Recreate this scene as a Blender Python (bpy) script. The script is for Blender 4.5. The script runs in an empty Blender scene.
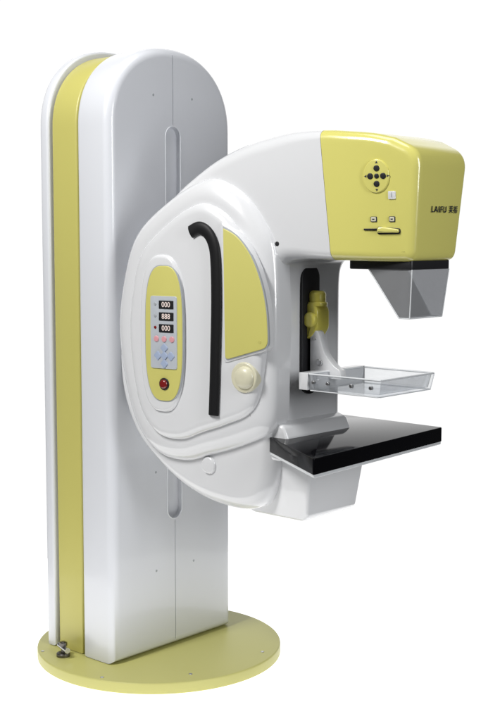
import bpy, bmesh, math
from mathutils import Vector, Matrix

scene = bpy.context.scene
COL = scene.collection
K = .115
def ysf(x):            # near side plane of the gantry
    return -.24 + K*(x-.08)

# ------------------------------------------------------------------ materials
def mat(name, col, rough=.3, spec=.5, coat=0., metal=0., bump=0., var=.008, scale=2.5):
    m = bpy.data.materials.new(name); m.use_nodes = True
    nt = m.node_tree; b = nt.nodes['Principled BSDF']
    b.inputs['Roughness'].default_value = rough
    b.inputs['Specular IOR Level'].default_value = spec
    b.inputs['Coat Weight'].default_value = coat
    b.inputs['Coat Roughness'].default_value = .04
    b.inputs['Metallic'].default_value = metal
    tc = nt.nodes.new('ShaderNodeTexCoord')
    n = nt.nodes.new('ShaderNodeTexNoise'); n.inputs['Scale'].default_value = scale; n.inputs['Detail'].default_value = 3
    nt.links.new(tc.outputs['Object'], n.inputs['Vector'])
    r = nt.nodes.new('ShaderNodeValToRGB')
    r.color_ramp.elements[0].position = .2; r.color_ramp.elements[1].position = .8
    r.color_ramp.elements[0].color = tuple(c*(1-var) for c in col)+(1,)
    r.color_ramp.elements[1].color = tuple(min(1, c*(1+var)) for c in col)+(1,)
    nt.links.new(n.outputs['Fac'], r.inputs['Fac']); nt.links.new(r.outputs['Color'], b.inputs['Base Color'])
    if bump:
        n2 = nt.nodes.new('ShaderNodeTexNoise'); n2.inputs['Scale'].default_value = 350; n2.inputs['Detail'].default_value = 3
        nt.links.new(tc.outputs['Object'], n2.inputs['Vector'])
        bp = nt.nodes.new('ShaderNodeBump'); bp.inputs['Strength'].default_value = bump; bp.inputs['Distance'].default_value = .001
        nt.links.new(n2.outputs['Fac'], bp.inputs['Height']); nt.links.new(bp.outputs['Normal'], b.inputs['Normal'])
    return m
WHITE = mat('white_paint', (.755,.76,.775), .20, .5, .8, bump=.012)
COLW  = mat('column_paint', (.73,.745,.785), .30, .5, .4, bump=.04)
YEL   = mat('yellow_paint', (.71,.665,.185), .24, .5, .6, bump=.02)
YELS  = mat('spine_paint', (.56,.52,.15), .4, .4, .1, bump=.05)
YELP  = mat('yellow_panel', (.62,.58,.17), .4, .4, .0, bump=.05)
YELB  = mat('bright_yellow_plastic', (.76,.68,.12), .3, .5, .4)
BASEY = mat('base_paint', (.52,.50,.175), .42, .4, .0, bump=.12)
BLACK = mat('black_rubber', (.010,.010,.011), .5, .25, bump=.2, var=.2)
SLABM = mat('black_gloss', (.004,.004,.005), .08, .10, var=.1)
DARK  = mat('dark_plastic', (.015,.015,.017), .4, .4)
GREY  = mat('grey_plastic', (.38,.40,.42), .4)
LGREY = mat('light_grey_plastic', (.50,.53,.57), .35)
CREAM = mat('cream_plastic', (.70,.67,.50), .35, coat=.2)
METAL = mat('steel', (.55,.55,.56), .3, metal=1.)
DMET  = mat('dark_steel', (.16,.15,.14), .35, metal=1.)
RED   = mat('dark_red_plastic', (.20,.012,.012), .25, coat=.5)
PINK  = mat('pink_plastic', (.70,.33,.36), .4)
BLUE  = mat('grey_blue_plastic', (.36,.43,.58), .4)
NAVY  = mat('navy_ink', (.010,.014,.035), .5)
SEAM  = mat('seam_dark', (.04,.04,.04), .6)
def emis(name, col, s):
    m = mat(name, tuple(c*.4 for c in col)); b = m.node_tree.nodes['Principled BSDF']
    b.inputs['Emission Color'].default_value = (*col,1); b.inputs['Emission Strength'].default_value = s; return m
LED = emis('display_digits', (.95,.80,.74), .6)
def acrylic(name, tint, refl, rough, diff=(.5,.5,.5), dmix=.0, fres=.8):
    m = bpy.data.materials.new(name); m.use_nodes = True; nt = m.node_tree
    nt.nodes.remove(nt.nodes['Principled BSDF'])
    t = nt.nodes.new('ShaderNodeBsdfTransparent')
    n = nt.nodes.new('ShaderNodeTexNoise'); n.inputs['Scale'].default_value = 6
    r = nt.nodes.new('ShaderNodeValToRGB')
    r.color_ramp.elements[0].color=tuple(c*.97 for c in tint)+(1,); r.color_ramp.elements[1].color=tuple(min(1,c*1.03) for c in tint)+(1,)
    nt.links.new(n.outputs['Fac'], r.inputs['Fac']); nt.links.new(r.outputs['Color'], t.inputs['Color'])
    d = nt.nodes.new('ShaderNodeBsdfDiffuse'); d.inputs['Color'].default_value=(*diff,1)
    m1 = nt.nodes.new('ShaderNodeMixShader'); m1.inputs['Fac'].default_value=dmix
    g = nt.nodes.new('ShaderNodeBsdfGlossy'); g.inputs['Roughness'].default_value=rough; g.inputs['Color'].default_value=(.9,.92,.95,1)
    f = nt.nodes.new('ShaderNodeFresnel'); f.inputs['IOR'].default_value = 1.45
    ma = nt.nodes.new('ShaderNodeMath'); ma.operation='MULTIPLY_ADD'; ma.inputs[1].default_value=fres; ma.inputs[2].default_value=refl; ma.use_clamp=True
    m2 = nt.nodes.new('ShaderNodeMixShader')
    nt.links.new(f.outputs[0], ma.inputs[0]); nt.links.new(ma.outputs[0], m2.inputs['Fac'])
    nt.links.new(t.outputs[0], m1.inputs[1]); nt.links.new(d.outputs[0], m1.inputs[2])
    nt.links.new(m1.outputs[0], m2.inputs[1]); nt.links.new(g.outputs[0], m2.inputs[2])
    nt.links.new(m2.outputs[0], nt.nodes['Material Output'].inputs['Surface'])
    return m
CLEAR = acrylic('clear_acrylic', (.955,.96,.965), .0, .04, (.78,.80,.82), .11, fres=.5)
SMOKE = acrylic('smoky_acrylic', (.66,.67,.69), .15, .12, (.62,.63,.65), .42)
EDGE  = mat('acrylic_edge',(.78,.80,.82),.2,coat=.5)

# ------------------------------------------------------------------ helpers
def finish(name, bm, m, parent, smooth=True, sharp=50):
    bmesh.ops.recalc_face_normals(bm, faces=bm.faces[:])
    me = bpy.data.meshes.new(name); bm.to_mesh(me); bm.free()
    if smooth:
        for p in me.polygons: p.use_smooth = len(p.vertices) <= 5
        me.set_sharp_from_angle(angle=math.radians(sharp))
    me.materials.append(m)
    ob = bpy.data.objects.new(name, me); COL.objects.link(ob)
    if parent: ob.parent = parent
    return ob
def const(v): return (lambda *a: v)
def fn(v): return v if callable(v) else const(v)
def catmull(P, closed=True, n=6):
    out=[]; L=len(P); R = range(L) if closed else range(L-1)
    for i in R:
        if closed: a,b,c,d=(P[(i-1)%L],P[i],P[(i+1)%L],P[(i+2)%L])
        else: a,b,c,d=(P[max(i-1,0)],P[i],P[i+1],P[min(i+2,L-1)])
        a,b,c,d=map(Vector,(a,b,c,d))
        for j in range(n):
            t=j/n; out.append(.5*((2*b)+(c-a)*t+(2*a-5*b+4*c-d)*t*t+(3*b-a-3*c+d)*t**3))
    if not closed: out.append(Vector(P[-1]))
    return out
def round_poly(P, r, n=5):
    out=[]; L=len(P)
    for i in range(L):
        p=Vector(P[i]); a=Vector(P[i-1])-p; b=Vector(P[(i+1)%L])-p
        rr = r[i] if isinstance(r,(list,tuple)) else r
        rr=min(rr, a.length*.49, b.length*.49)
        s=p+a.normalized()*rr; e=p+b.normalized()*rr
        for j in range(n+1):
            t=j/n; out.append((1-t)**2*s+2*t*(1-t)*p+t*t*e)
    return out
def to3(axis, p, d):
    if axis=='Y': return (p[0], d, p[1])
    if axis=='X': return (d, p[0], p[1])
    return (p[0], p[1], d)
def slab_bm(pts, fa, fb, ra, rb, axis, steps=6, bm=None, wide=1.):
    """closed solid: outline pts, low side at fa(p), high side at fb(p), rounded edges ra / rb"""
    fa,fb,ra,rb=fn(fa),fn(fb),fn(ra),fn(rb)
    pts=[Vector(p) for p in pts]; L=len(pts)
    area=sum(pts[i].x*pts[(i+1)%L].y-pts[(i+1)%L].x*pts[i].y for i in range(L))
    s=1 if area>0 else -1
    N=[]
    for i in range(L):
        e1=(pts[i]-pts[i-1]); e2=(pts[(i+1)%L]-pts[i])
        if e1.length<1e-9: e1=e2
        if e2.length<1e-9: e2=e1
        n1=Vector((-e1.y,e1.x)).normalized(); n2=Vector((-e2.y,e2.x)).normalized()
        m=(n1+n2)
        if m.length<1e-6: m=n1
        m.normalize(); c=max(.5,m.dot(n1)); N.append(m*s/c)
    if bm is None: bm=bmesh.new()
    rings=[]
    for k in range(steps+1):
        th=k/steps*math.pi/2; ring=[]
        for p,n in zip(pts,N):
            r=ra(p[0]); q=p+n*r*wide*(1-math.sin(th)); ring.append(bm.verts.new(to3(axis,q,fa(q[0])+r*(1-math.cos(th)))))
        rings.append(ring)
    for k in range(steps,-1,-1):
        th=k/steps*math.pi/2; ring=[]
        for p,n in zip(pts,N):
            r=rb(p[0]); q=p+n*r*(1-math.sin(th)); ring.append(bm.verts.new(to3(axis,q,fb(q[0])-r*(1-math.cos(th)))))
        rings.append(ring)
    for a,b in zip(rings[:-1],rings[1:]):
        for i in range(L):
            j=(i+1)%L; bm.faces.new((a[i],a[j],b[j],b[i]))
    bm.faces.new(rings[0]); bm.faces.new(rings[-1])
    return bm
def slab(name, pts, fa, fb, ra, rb, axis, m, parent, steps=6, wide=1.):
    return finish(name, slab_bm(pts,fa,fb,ra,rb,axis,steps,wide=wide), m, parent)
def side(name, pts, h, r, m, parent, base=0., sink=.006, steps=5, wide=1.):
    pts=[(p[0]+.9*base,p[1]) for p in pts]
    return slab(name, pts, lambda x: ysf(x)-base-h, lambda x: ysf(x)-base+sink, r, .0004, 'Y', m, parent, steps, wide)
def circ(cx, cz, r, n=40, rz=None):
    rz = rz or r
    return [(cx+r*math.cos(2*math.pi*i/n), cz+rz*math.sin(2*math.pi*i/n)) for i in range(n)]
def sup_el(cx,cz,a,b,e=2.5,n=72):
    o=[]
    for i in range(n):
        t=2*math.pi*i/n; c,s=math.cos(t),math.sin(t)
        o.append((cx+a*math.copysign(abs(c)**(2/e),c), cz+b*math.copysign(abs(s)**(2/e),s)))
    return o
def rect(x0,x1,z0,z1,r=.0,n=4):
    P=[(x0,z0),(x1,z0),(x1,z1),(x0,z1)]
    return round_poly(P,r,n) if r>0 else P
def tube(name, path, rad, m, parent, n=14, squash=1.):
    bm=bmesh.new(); P=[Vector(p) for p in path]; rings=[]
    for i,p in enumerate(P):
        t=(P[min(i+1,len(P)-1)]-P[max(i-1,0)]).normalized()
        ref=Vector((0,1,0)) if abs(t.y)<.9 else Vector((1,0,0))
        u=t.cross(ref).normalized(); v=u.cross(t).normalized()
        rings.append([bm.verts.new(p+u*rad*math.cos(a)+v*rad*squash*math.sin(a)) for a in [2*math.pi*k/n for k in range(n)]])
    for a,b in zip(rings[:-1],rings[1:]):
        for i in range(n): bm.faces.new((a[i],a[(i+1)%n],b[(i+1)%n],b[i]))
    bm.faces.new(rings[0]); bm.faces.new(rings[-1])
    return finish(name,bm,m,parent,sharp=60)
def text(name, s, size, loc, xa, ya, m, parent, depth=.0004, bold=0., sx=1., space=1.):
    cu=bpy.data.curves.new(name,'FONT'); cu.body=s; cu.size=size; cu.extrude=depth; cu.align_x='CENTER'; cu.align_y='CENTER'; cu.offset=bold; cu.space_character=space
    tmp=bpy.data.objects.new('tmp',cu); COL.objects.link(tmp)
    bpy.context.view_layer.update()
    me=bpy.data.meshes.new_from_object(tmp.evaluated_get(bpy.context.evaluated_depsgraph_get()))
    bpy.data.objects.remove(tmp)
    xa=Vector(xa).normalized(); ya=Vector(ya).normalized(); za=xa.cross(ya); xa=xa*sx
    M=Matrix((xa,ya,za)).transposed().to_4x4(); M.translation=Vector(loc)
    me.transform(M); me.materials.clear(); me.materials.append(m)
    ob=bpy.data.objects.new(name,me); COL.objects.link(ob); ob.parent=parent
    return ob
def cut(ob, bm):
    bmesh.ops.recalc_face_normals(bm, faces=bm.faces[:])
    me=bpy.data.meshes.new('c'); bm.to_mesh(me); bm.free()
    c=bpy.data.objects.new('c',me); COL.objects.link(c)
    md=ob.modifiers.new('b','BOOLEAN'); md.operation='DIFFERENCE'; md.object=c; md.solver='EXACT'
    bpy.context.view_layer.update()
    res=bpy.data.meshes.new_from_object(ob.evaluated_get(bpy.context.evaluated_depsgraph_get()))
    ob.modifiers.clear(); ob.data=res; bpy.data.objects.remove(c)
    for p in res.polygons: p.use_smooth=len(p.vertices)<=5
    res.set_sharp_from_angle(angle=math.radians(40))

# ------------------------------------------------------------------ machine
root = bpy.data.objects.new('mammography_machine', None); COL.objects.link(root)
root["label"]="white and pale yellow mammography machine on a round base"; root["category"]="x-ray machine"

# base plate
base = slab('base_plate', circ(0,0,.400,128), 0, .034, .002, .005, 'Z', BASEY, root, 4)
for (x,y) in [(.30,-.16),(.12,-.36),(.33,.14),(-.2,-.33)]:
    slab('screw', circ(x,y,.006,20), .032, .0355, .0003,.001,'Z',METAL,base,3)

# column
HW=.2725
def arch(hw, top, zb=1.70, n=2.2, z0=.036):
    P=[(-hw,z0),(hw,z0)]; N=44
    for z in (.4,.8,1.2): P.append((hw,z))
    for i in range(N+1):
        t=math.pi*i/N; c,s=math.cos(t),math.sin(t)
        P.append((hw*math.copysign(abs(c)**(2/n),c), zb+(top-zb)*abs(s)**(2/n)))
    for z in (1.2,.8,.4): P.append((-hw,z))
    return P
front = slab('front_cover', arch(HW,1.95), -.070, .076, .016, .030, 'X', COLW, root, 6)
SR=.032
cut(front, slab_bm([(SR*math.cos(t),.490+SR*math.sin(t)) for t in [math.pi+math.pi*i/18 for i in range(19)]]+
                   [(SR*math.cos(t),1.676+SR*math.sin(t)) for t in [math.pi*i/18 for i in range(19)]], .058,.10,.0005,.0005,'X',1))
# lip of the slot
def ringtube(name,r,x,m,par,rad):
    P=[(x,r*math.cos(t),.490+r*math.sin(t)) for t in [math.pi+math.pi*i/18 for i in range(19)]]+[(x,r*math.cos(t),1.676+r*math.sin(t)) for t in [math.pi*i/18 for i in range(19)]]
    P.append(P[0]); tube(name,P,rad,m,par,8)
ringtube('slot_lip',SR+.001,.0755,COLW,front,.0022)
for z0,z1 in ((.02,.452),(1.714,1.98)):
    cut(front, slab_bm(rect(-.0013,.0013,z0,z1), .072,.10,.0002,.0002,'X',1))
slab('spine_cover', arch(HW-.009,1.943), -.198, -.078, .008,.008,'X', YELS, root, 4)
slab('seam_gasket', arch(HW-.030,1.922), -.21, -.062, .002,.002,'X', SEAM, root, 2)  # dark core visible in the gaps between the column covers
slab('rear_cover', arch(HW,1.964), -.252, -.206, .018,.009,'X', COLW, root, 6)
for y in (-.085,.085):
    for z in (1.80,.62,.30):
        slab('screw', circ(y,z,.004,16), .074,.0768,.0002,.0005,'X',GREY,front,2)

# levelling foot in front of the spine
fx,fy=-.115,-.315
foot = slab('levelling_foot', circ(fx,fy,.022,24), .034,.046,.001,.003,'Z',DMET,root,3)
tube('bolt',[(fx,fy,.045),(fx,fy,.082)],.007,DMET,foot)
tube('bolt',[(fx-.03,fy+.01,.062),(fx+.035,fy-.012,.062)],.009,METAL,foot)
tube('nut',[(fx,fy,.068),(fx,fy,.079)],.013,DMET,foot,6)

# ---- gantry: one flowing C form, split at the colour seam into body and head
outer=[(1.0,1.620),(.94,1.634),(.86,1.643),(.80,1.648),(.694,1.650),(.603,1.639),(.522,1.619),(.432,1.584),(.354,1.539),(.287,1.489),(.204,1.40),(.136,1.29),
       (.092,1.16),(.079,1.036),(.090,.90),(.140,.78),(.217,.696),(.304,.632),(.386,.597),(.470,.582),(.540,.582),(.597,.608),(.632,.68),(.645,.76)]
inner=[(.645,.84),(.645,.96),(.645,1.08),(.645,1.18),(.646,1.235),(.652,1.272),(.672,1.295),(.71,1.302),(.76,1.303),(.84,1.302),(.95,1.300),(1.00,1.300)]
op=catmull(outer+inner, closed=False, n=4)
front_c=[Vector(p) for p in round_poly([(1.00,1.30),(1.056,1.300),(1.080,1.582),(1.00,1.620)],[.0001,.034,.060,.0001],9)]
front_c=front_c[10:30]
def ss(x,a,b):
    t=min(1,max(0,(x-a)/(b-a))); return t*t*(3-2*t)
def rbody(x):
    if x<.40: return .022+.023*ss(x,.10,.38)
    return .045-.020*ss(x,.60,.82)
def rfar(x): return .050-.022*ss(x,.60,.86)
bm=slab_bm(op+front_c, lambda x: ysf(x)-.004, lambda x:.172-.040*(x-.08), rbody, rfar, 'Y', 9)
bmh=bm.copy()
s0=Vector((.790,0,1.645)); s1=Vector((.829,0,1.297)); sn=Vector((s0.z-s1.z,0,s1.x-s0.x)).normalized()
bmesh.ops.bisect_plane(bm, geom=bm.verts[:]+bm.edges[:]+bm.faces[:], plane_co=s0, plane_no=sn, clear_outer=True)
bmesh.ops.holes_fill(bm, edges=[e for e in bm.edges if e.is_boundary])
body=finish('gantry_body', bm, WHITE, root)
bmesh.ops.bisect_plane(bmh, geom=bmh.verts[:]+bmh.edges[:]+bmh.faces[:], plane_co=s0+sn*.0012, plane_no=sn, clear_inner=True)
for i in range(1,14):
    x=.80+.02*i; bmesh.ops.bisect_plane(bmh, geom=bmh.verts[:]+bmh.edges[:]+bmh.faces[:], plane_co=(x,0,0), plane_no=(1,0,0))
for i in range(1,16):
    z=1.31+.02*i; bmesh.ops.bisect_plane(bmh, geom=bmh.verts[:]+bmh.edges[:]+bmh.faces[:], plane_co=(0,0,z), plane_no=(0,0,1))
bmesh.ops.holes_fill(bmh, edges=[e for e in bmh.edges if e.is_boundary])
head=finish('tube_head', bmh, YEL, root)
for p in head.data.polygons:
    c=p.center
    p.use_smooth = not ((c-s0).dot(sn)<.003)

# mount collar between column and body
slab('mount_collar', circ(0,1.04,.16,64,.36), .074, .12, .002,.01,'X',LGREY,root,3)

# raised side cover: one broad soft rim and the panel above it
PP=[(.160,1.06),(.172,1.206),(.210,1.325),(.310,1.410),(.400,1.458),(.467,1.458),(.546,1.406),(.612,1.295),(.645,1.164),(.648,1.067),(.630,.926),(.592,.866),(.512,.829),(.430,.80),(.350,.772),(.262,.785),(.195,.87)]
pc=Vector((.405,1.10))
def grow(g, lim, soft=.03):
    o=[]
    for p in catmull(PP,n=6):
        d=p-pc; q=p+d.normalized()*g
        if q.x>lim-soft:            # ease into the limit instead of a hard cut
            e=q.x-(lim-soft); q.x=(lim-soft)+soft*(1-math.exp(-e/soft))
        o.append(q)
    return o
H1=.040; H2=.020
side('cover_skirt', grow(.064,.668), H1, H1-.001, WHITE, body, base=.0, sink=.045, steps=14, wide=1.55)
side('side_cover', [(p.x-.9*H1+.004,p.y) for p in grow(-.006,.667)], H2, H2-.001, WHITE, body, base=H1, sink=.05, steps=12, wide=1.5)
B=H1+H2
# control panel
side('control_panel_frame', sup_el(.252,1.085,.080,.228,2.8), .010,.0095, WHITE, body, base=B, sink=.045, steps=8, wide=1.1)
side('control_panel_gasket', sup_el(.256,1.086,.0705,.1985,3), .001,.0005, GREY, body, base=B+.010, steps=2)
cp=side('control_panel', sup_el(.256,1.086,.0675,.1955,3), .003,.002, YELP, root, base=B+.0105)
b2=B+.0135
side('display_plate', rect(.208,.304,.985,1.195,.008), .003,.001, LGREY, cp, base=b2)
b3=b2+.003
for i,(z,s) in enumerate(((1.170,'000'),(1.136,'888'),(1.102,'000'))):
    side('display', rect(.238,.291,z-.012,z+.012,.002), .0015,.0005, DARK, cp, base=b3)
    x=.2645+.9*b3
    text('digits', s, .021, (x, ysf(x)-b3-.0022, z),(1,K,0),(0,0,1),LED,cp,.0002)
for z in (1.172,1.138,1.104):
    side('indicator_light', circ(.224,z,.0045,16), .002,.001, RED if z<1.12 else GREY, cp, base=b3)
for x in (.228,.2565,.285):
    side('button', circ(x,1.071,.0088,24), .003,.002, PINK, cp, base=b3)
for dx,dz in ((0,.024),(0,-.024),(.024,0),(-.024,0),(0,0)):
    P=[(.257+dx+a*.014,1.0225+dz*.95+b*.014) for a,b in ((0,-1),(1,0),(0,1),(-1,0))]
    side('button', round_poly(P,.003,3), .003,.001, BLUE, cp, base=b3)
side('stop_button_collar', circ(.256,.940,.018,32), .003,.002, DARK, cp, base=b2)
side('stop_button', circ(.256,.940,.0135,32), .009,.006, RED, cp, base=b2)

# black handle: flat wide strap set close into the cover
hp=catmull([(.354,1.378),(.383,1.389),(.412,1.377),(.433,1.343),(.441,1.29),(.443,1.18),(.440,1.05),(.436,.93),(.433,.862)],closed=False,n=6)
hb_=B+.003
hp=[Vector((p.x+.9*hb_,p.y)) for p in hp]
path=[(p.x,ysf(p.x)-hb_,p.y) for p in hp]
tube('grab_handle', path, .0185, BLACK, body, 28, .45)

# yellow window panel
arc=catmull([(.473,1.388),(.520,1.364),(.565,1.312),(.598,1.24),(.616,1.165),(.622,1.085)],closed=False,n=6)
sp=[arc[0]]+arc[1:-1]+[Vector(p) for p in round_poly([(.616,1.165),(.623,1.064),(.480,1.022),(.469,1.20)],[.001,.022,.014,.001],6)[7:21]]
sp=[Vector((p[0]-.004,p[1])) for p in sp]
c0=Vector((.545,1.17))
side('accent_panel_rim', [c0+(p-c0)*1.07 for p in sp], .005,.005, WHITE, body, base=B, sink=.02)
side('accent_panel_gasket', [c0+(p-c0)*1.025 for p in sp], .001,.0005, GREY, body, base=B+.005,steps=2)
ap=side('accent_panel', sp, .004,.002, YELP, body, base=B+.0045)
side('screw', circ(.590,1.078,.0045,20), .001,.0005, YELS, ap, base=B+.0085)

# round knob
kc=(.540,.976)
kn=side('round_knob', circ(*kc,.043,56), .006,.005, CREAM, body, base=B, sink=.02)
side('knob_cap', circ(*kc,.032,56), .016,.0155, CREAM, kn, base=B+.005, steps=10, wide=1.6)
side('round_plug', circ(.420,.703,.025,40), .008,.006, WHITE, body, base=.004)
side('small_plug', circ(.655,1.345,.007,20), .003,.002, DARK, body, base=.002)

# ------------------------------------------------------------------ tube head details
zt=1.435; xt=1.056+.024*(zt-1.30)/.282
text('lettering','LAIFU',.0225,(xt+.0035,-.012,zt),(0,1,0),(.085,0,1),NAVY,head,sx=1.22,space=1.22,bold=.00025)
text('lettering','莱福',.0205,(xt+.0035,.066,zt),(0,1,0),(.085,0,1),NAVY,head,sx=1.1,space=1.15,bold=.0001)
hb=.006
pad=side('button_pad', circ(.954,1.521,.036,48,.043), .003,.002, YEL, head, base=hb)
side('button', circ(.954,1.521,.0065,24), .003,.002, DARK, pad, base=hb+.003)
for k in range(4):
    a=math.pi/2*k; side('button', circ(.954+.018*math.cos(a),1.521+.020*math.sin(a),.0080,24), .003,.002, DARK, pad, base=hb+.003)
for dx,dz,a in ((0,.0355,0),(0,-.0355,2),(.031,0,3),(-.031,0,1)):
    P=[(0,.0035),(-.0035,-.0025),(.0035,-.0025)]; r=a*math.pi/2
    side('arrow_mark',[(.954+dx+math.cos(r)*x-math.sin(r)*z,1.521+dz+math.sin(r)*x+math.cos(r)*z) for x,z in P],.001,.0002,NAVY,pad,base=hb+.003,steps=2)
side('sticker', rect(.986,1.006,1.461,1.482,.003), .001,.0003, WHITE, head, base=hb,steps=2)
x=.996+.9*hb
text('lettering','1',.018,(x,ysf(x)-hb-.0016,1.4715),(1,K,0),(0,0,1),GREY,head,.0002)
side('slider_slot', rect(.918,.985,1.381,1.386,.002), .001,.0003, DARK, head, base=hb,steps=2)
side('slider_gap', round_poly([(.955,1.371),(1.017,1.372),(1.017,1.386),(.956,1.391)],.005,5), .002,.001, DARK, head, base=hb)
side('slider_grip', round_poly([(.957,1.375),(1.015,1.375),(1.015,1.384),(.972,1.390),(.959,1.389)],.004,5), .010,.004, YEL, head, base=hb)
for x in (.945,.995):
    side('sticker', rect(x-.008,x+.008,1.403,1.417,.002), .0008,.0002, NAVY, head, base=hb,steps=2)
    side('sticker', rect(x-.0065,x+.0065,1.4045,1.4155,.002), .0014,.0002, CREAM, head, base=hb,steps=2)
    side('arrow_mark', rect(x-.003,x+.003,1.4085,1.4115), .0020,.0002, NAVY, head, base=hb,steps=2)
# the head narrows towards its lower front edge
def taper(ob):
    for v in ob.data.vertices:
        w=ss(v.co.x,.83,1.06); t=min(1,max(0,(1.62-v.co.z)/.32))
        v.co.y*=1-w*(.04+.16*t)
taper(head)
def rec(o):
    for c in o.children: taper(c); rec(c)
rec(head)
# black underside plate
slab('mounting_plate', rect(.838,1.042,-.092,.092,.01), 1.278,1.303,.003,.003,'Z',DARK,head,3)
# collimator hood
bm=bmesh.new()
def ringc(z,x0,x1,y): return [(x0,-y,z),(x1,-y,z),(x1,y,z),(x0,y,z)]
RA=ringc(1.279,.902,1.041,.088); RB=ringc(1.150,.994,1.028,.077)
a=[bm.verts.new(v) for v in RA]; b=[bm.verts.new(v) for v in RB]
for i in range(4): bm.faces.new((a[i],a[(i+1)%4],b[(i+1)%4],b[i]))
col=finish('collimator_hood',bm,SMOKE,head,smooth=False)
for i in range(4):
    tube('hood_edge',[RA[i],RB[i]],.0016,EDGE,head,8)
    tube('hood_edge',[RB[i],RB[(i+1)%4]],.0016,EDGE,head,8)

# ------------------------------------------------------------------ compression mechanism
sy=-.024
slot=[(sy+.040*math.cos(t),.955+.040*math.sin(t)) for t in [math.pi+math.pi*i/14 for i in range(15)]]+[(sy+.040*math.cos(t),1.248+.038*math.sin(t)) for t in [math.pi*i/14 for i in range(15)]]
slab('carriage_slot', slot, .60,.6540,.001,.002,'X',DARK,body,3)
oy=-.016
car=slab('compression_carriage', round_poly([(.650,1.072),(.672,1.080),(.690,1.105),(.690,1.158),(.676,1.178),(.650,1.178)],.010,5), oy-.026,oy+.034,.007,.007,'Y',YELB,root,4)
slab('clamp_knob', circ(.670,oy+.002,.024,36), 1.176,1.212,.003,.011,'Z',YELB,car,6)
slab('clamp_collar', circ(.670,oy+.002,.028,36), 1.168,1.180,.002,.003,'Z',YELB,car,4)
slab('pivot_cap', circ(.668,1.130,.022,32), oy-.038,oy-.022,.007,.001,'Y',YELB,car,5)
slab('carriage_rail', rect(oy+.004,oy+.030,1.00,1.17,.01), .650,.660,.001,.004,'X',LGREY,car,3)
ap2=catmull([(.664,1.098),(.690,1.098),(.703,1.070),(.718,1.035),(.746,1.006),(.772,.990)],closed=False,n=5)
arm=slab('paddle_arm', ap2+[Vector((.776,.966)),Vector((.664,.966))], -.040,-.014,.0015,.0015,'Y',WHITE,root,3)
slab('arm_rib', round_poly([(.655,1.085),(.680,1.085),(.688,1.04),(.722,.985),(.722,.966),(.655,.966)],.003,3), -.016,.016,.0015,.0015,'Y',WHITE,arm,3)
slab('hinge_pin', circ(.700,1.010,.010,24), -.045,-.034,.002,.002,'Y',METAL,arm,3)
slab('hinge_pin', circ(.680,1.078,.006,20), -.043,-.034,.002,.002,'Y',METAL,arm,3)
slab('paddle_bracket', rect(.700,.731,-.134,.134,.003), .942,.990,.0015,.0015,'Z',WHITE,arm,3)
# clear tray, walls flare slightly outwards
bm=bmesh.new()
PX=.018
def rr(x0,x1,y,z,r): return [bm.verts.new((p.x,p.y,z)) for p in round_poly([(x0,-y),(x1,-y),(x1,y),(x0,y)],r,5)]
R=[rr(.730,.950+PX,.126,.940,.010),rr(.730,.959+PX,.132,.986,.010),rr(.7355,.9525+PX,.1255,.986,.008),rr(.7355,.9440+PX,.1200,.9465,.008)]
for p,q in zip(R[:-1],R[1:]):
    for i in range(len(p)): bm.faces.new((p[i],p[(i+1)%len(p)],q[(i+1)%len(p)],q[i]))
bm.faces.new(R[0]); bm.faces.new(R[-1])
pad2=finish('compression_paddle',bm,CLEAR,arm)
def loop_tube(name,z,x1,y,rad,m,par):
    P=[(p.x,p.y,z) for p in round_poly([(.731,-y),(x1,-y),(x1,y),(.731,y)],.009,4)]
    P.append(P[0]); return tube(name,P,rad,m,par,8)
loop_tube('paddle_edge',.9865,.9560+PX,.1288,.0028,EDGE,arm); loop_tube('paddle_edge',.941,.9485+PX,.1250,.0018,EDGE,arm)
for x in (.75,.80,.88,.945):
    slab('rivet', circ(x,.965,.0054,16), -.1350,-.1270,.001,.0003,'Y',METAL,arm,2)
for y in (-.10,-.05,.05,.10):
    slab('rivet', circ(y,.966,.0045,16), .698,.7012,.0003,.001,'X',METAL,arm,2)

# ------------------------------------------------------------------ detector table
sup=slab('detector_support', round_poly([(.46,.592),(.52,.565),(.706,.565),(.724,.581),(.748,.745),(.46,.745)],.008,4), -.138,.120,.009,.009,'Y',WHITE,root,5)
for v in sup.data.vertices:
    t=(.745-v.co.z)/.175; v.co.y*=1-.13*t
slab('support_cover', round_poly([(.52,.737),(.66,.737),(.690,.802),(.672,.838),(.52,.885)],.010,5), -.168,.125,.009,.009,'Y',WHITE,sup,5)
plan=[(.590,-.150),(.932,-.356),(.887,.310),(.440,.325)]
tab=slab('detector_table', round_poly(plan,.008,4), .7615,.804,.002,.003,'Z',SLABM,root,3)
slab('table_trim', round_poly([(.591,-.148),(.9305,-.353),(.886,.308),(.441,.323)],.008,4), .753,.7615,.002,.001,'Z',EDGE,tab,3)

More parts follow.
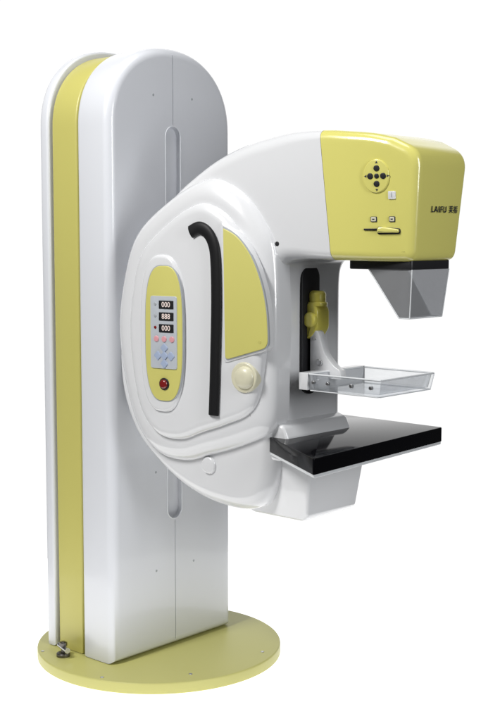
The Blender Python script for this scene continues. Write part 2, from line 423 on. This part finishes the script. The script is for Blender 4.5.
# ------------------------------------------------------------------ floor
fm=mat('self_lit_white_floor',(.85,.85,.85),.8,.1); bb=fm.node_tree.nodes['Principled BSDF']
bb.inputs['Emission Color'].default_value=(1,1,1,1); bb.inputs['Emission Strength'].default_value=.97  # glow added to the floor: keeps it white and washes out contact shadows
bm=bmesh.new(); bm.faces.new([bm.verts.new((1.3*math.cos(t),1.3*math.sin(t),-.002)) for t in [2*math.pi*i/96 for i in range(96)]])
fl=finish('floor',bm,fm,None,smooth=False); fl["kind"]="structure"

# ------------------------------------------------------------------ world and lamps
w=bpy.data.worlds.new("World"); scene.world=w; w.use_nodes=True; nt=w.node_tree
bg=nt.nodes['Background']; tc=nt.nodes.new('ShaderNodeTexCoord')
dp=nt.nodes.new('ShaderNodeVectorMath'); dp.operation='DOT_PRODUCT'; dp.inputs[1].default_value=(-.67,.743,0)
nt.links.new(tc.outputs['Generated'],dp.inputs[0])
mr=nt.nodes.new('ShaderNodeMapRange'); mr.inputs['From Min'].default_value=.64; mr.inputs['From Max'].default_value=.86
mr.inputs['To Min'].default_value=.04; mr.inputs['To Max'].default_value=1.05
nt.links.new(dp.outputs['Value'],mr.inputs['Value']); nt.links.new(mr.outputs['Result'],bg.inputs['Color']); bg.inputs['Strength'].default_value=1
def area(name,loc,tgt,size,e,col=(1,1,1)):
    l=bpy.data.lights.new(name,'AREA'); l.shape='RECTANGLE'; l.size=size[0]; l.size_y=size[1]; l.energy=e; l.color=col
    o=bpy.data.objects.new(name,l); COL.objects.link(o); o.location=loc
    o.rotation_euler=(Vector(tgt)-Vector(loc)).to_track_quat('-Z','Y').to_euler()
area('key_softbox',(.1,-2.7,3.3),(.4,0,1.1),(.6,1.1),106,(1,.995,.98))
area('fill_softbox',(3.6,-.5,1.9),(.3,0,1.1),(.5,1.7),42,(.975,.988,1))
area('top_softbox',(.7,-.3,4.0),(.5,0,1.2),(1.2,1.2),24)

cam=bpy.data.cameras.new('camera'); co=bpy.data.objects.new('camera',cam); COL.objects.link(co)
co.location=(2.858,-2.769,1.364); co.rotation_euler=(math.radians(90-5.73),0,math.radians(42.04))
cam.sensor_fit='VERTICAL'; cam.sensor_height=24; cam.lens=24*1231.3/721; cam.clip_end=200
scene.camera=co
scene.view_settings.view_transform='Standard'; scene.view_settings.look='None'; scene.view_settings.exposure=0
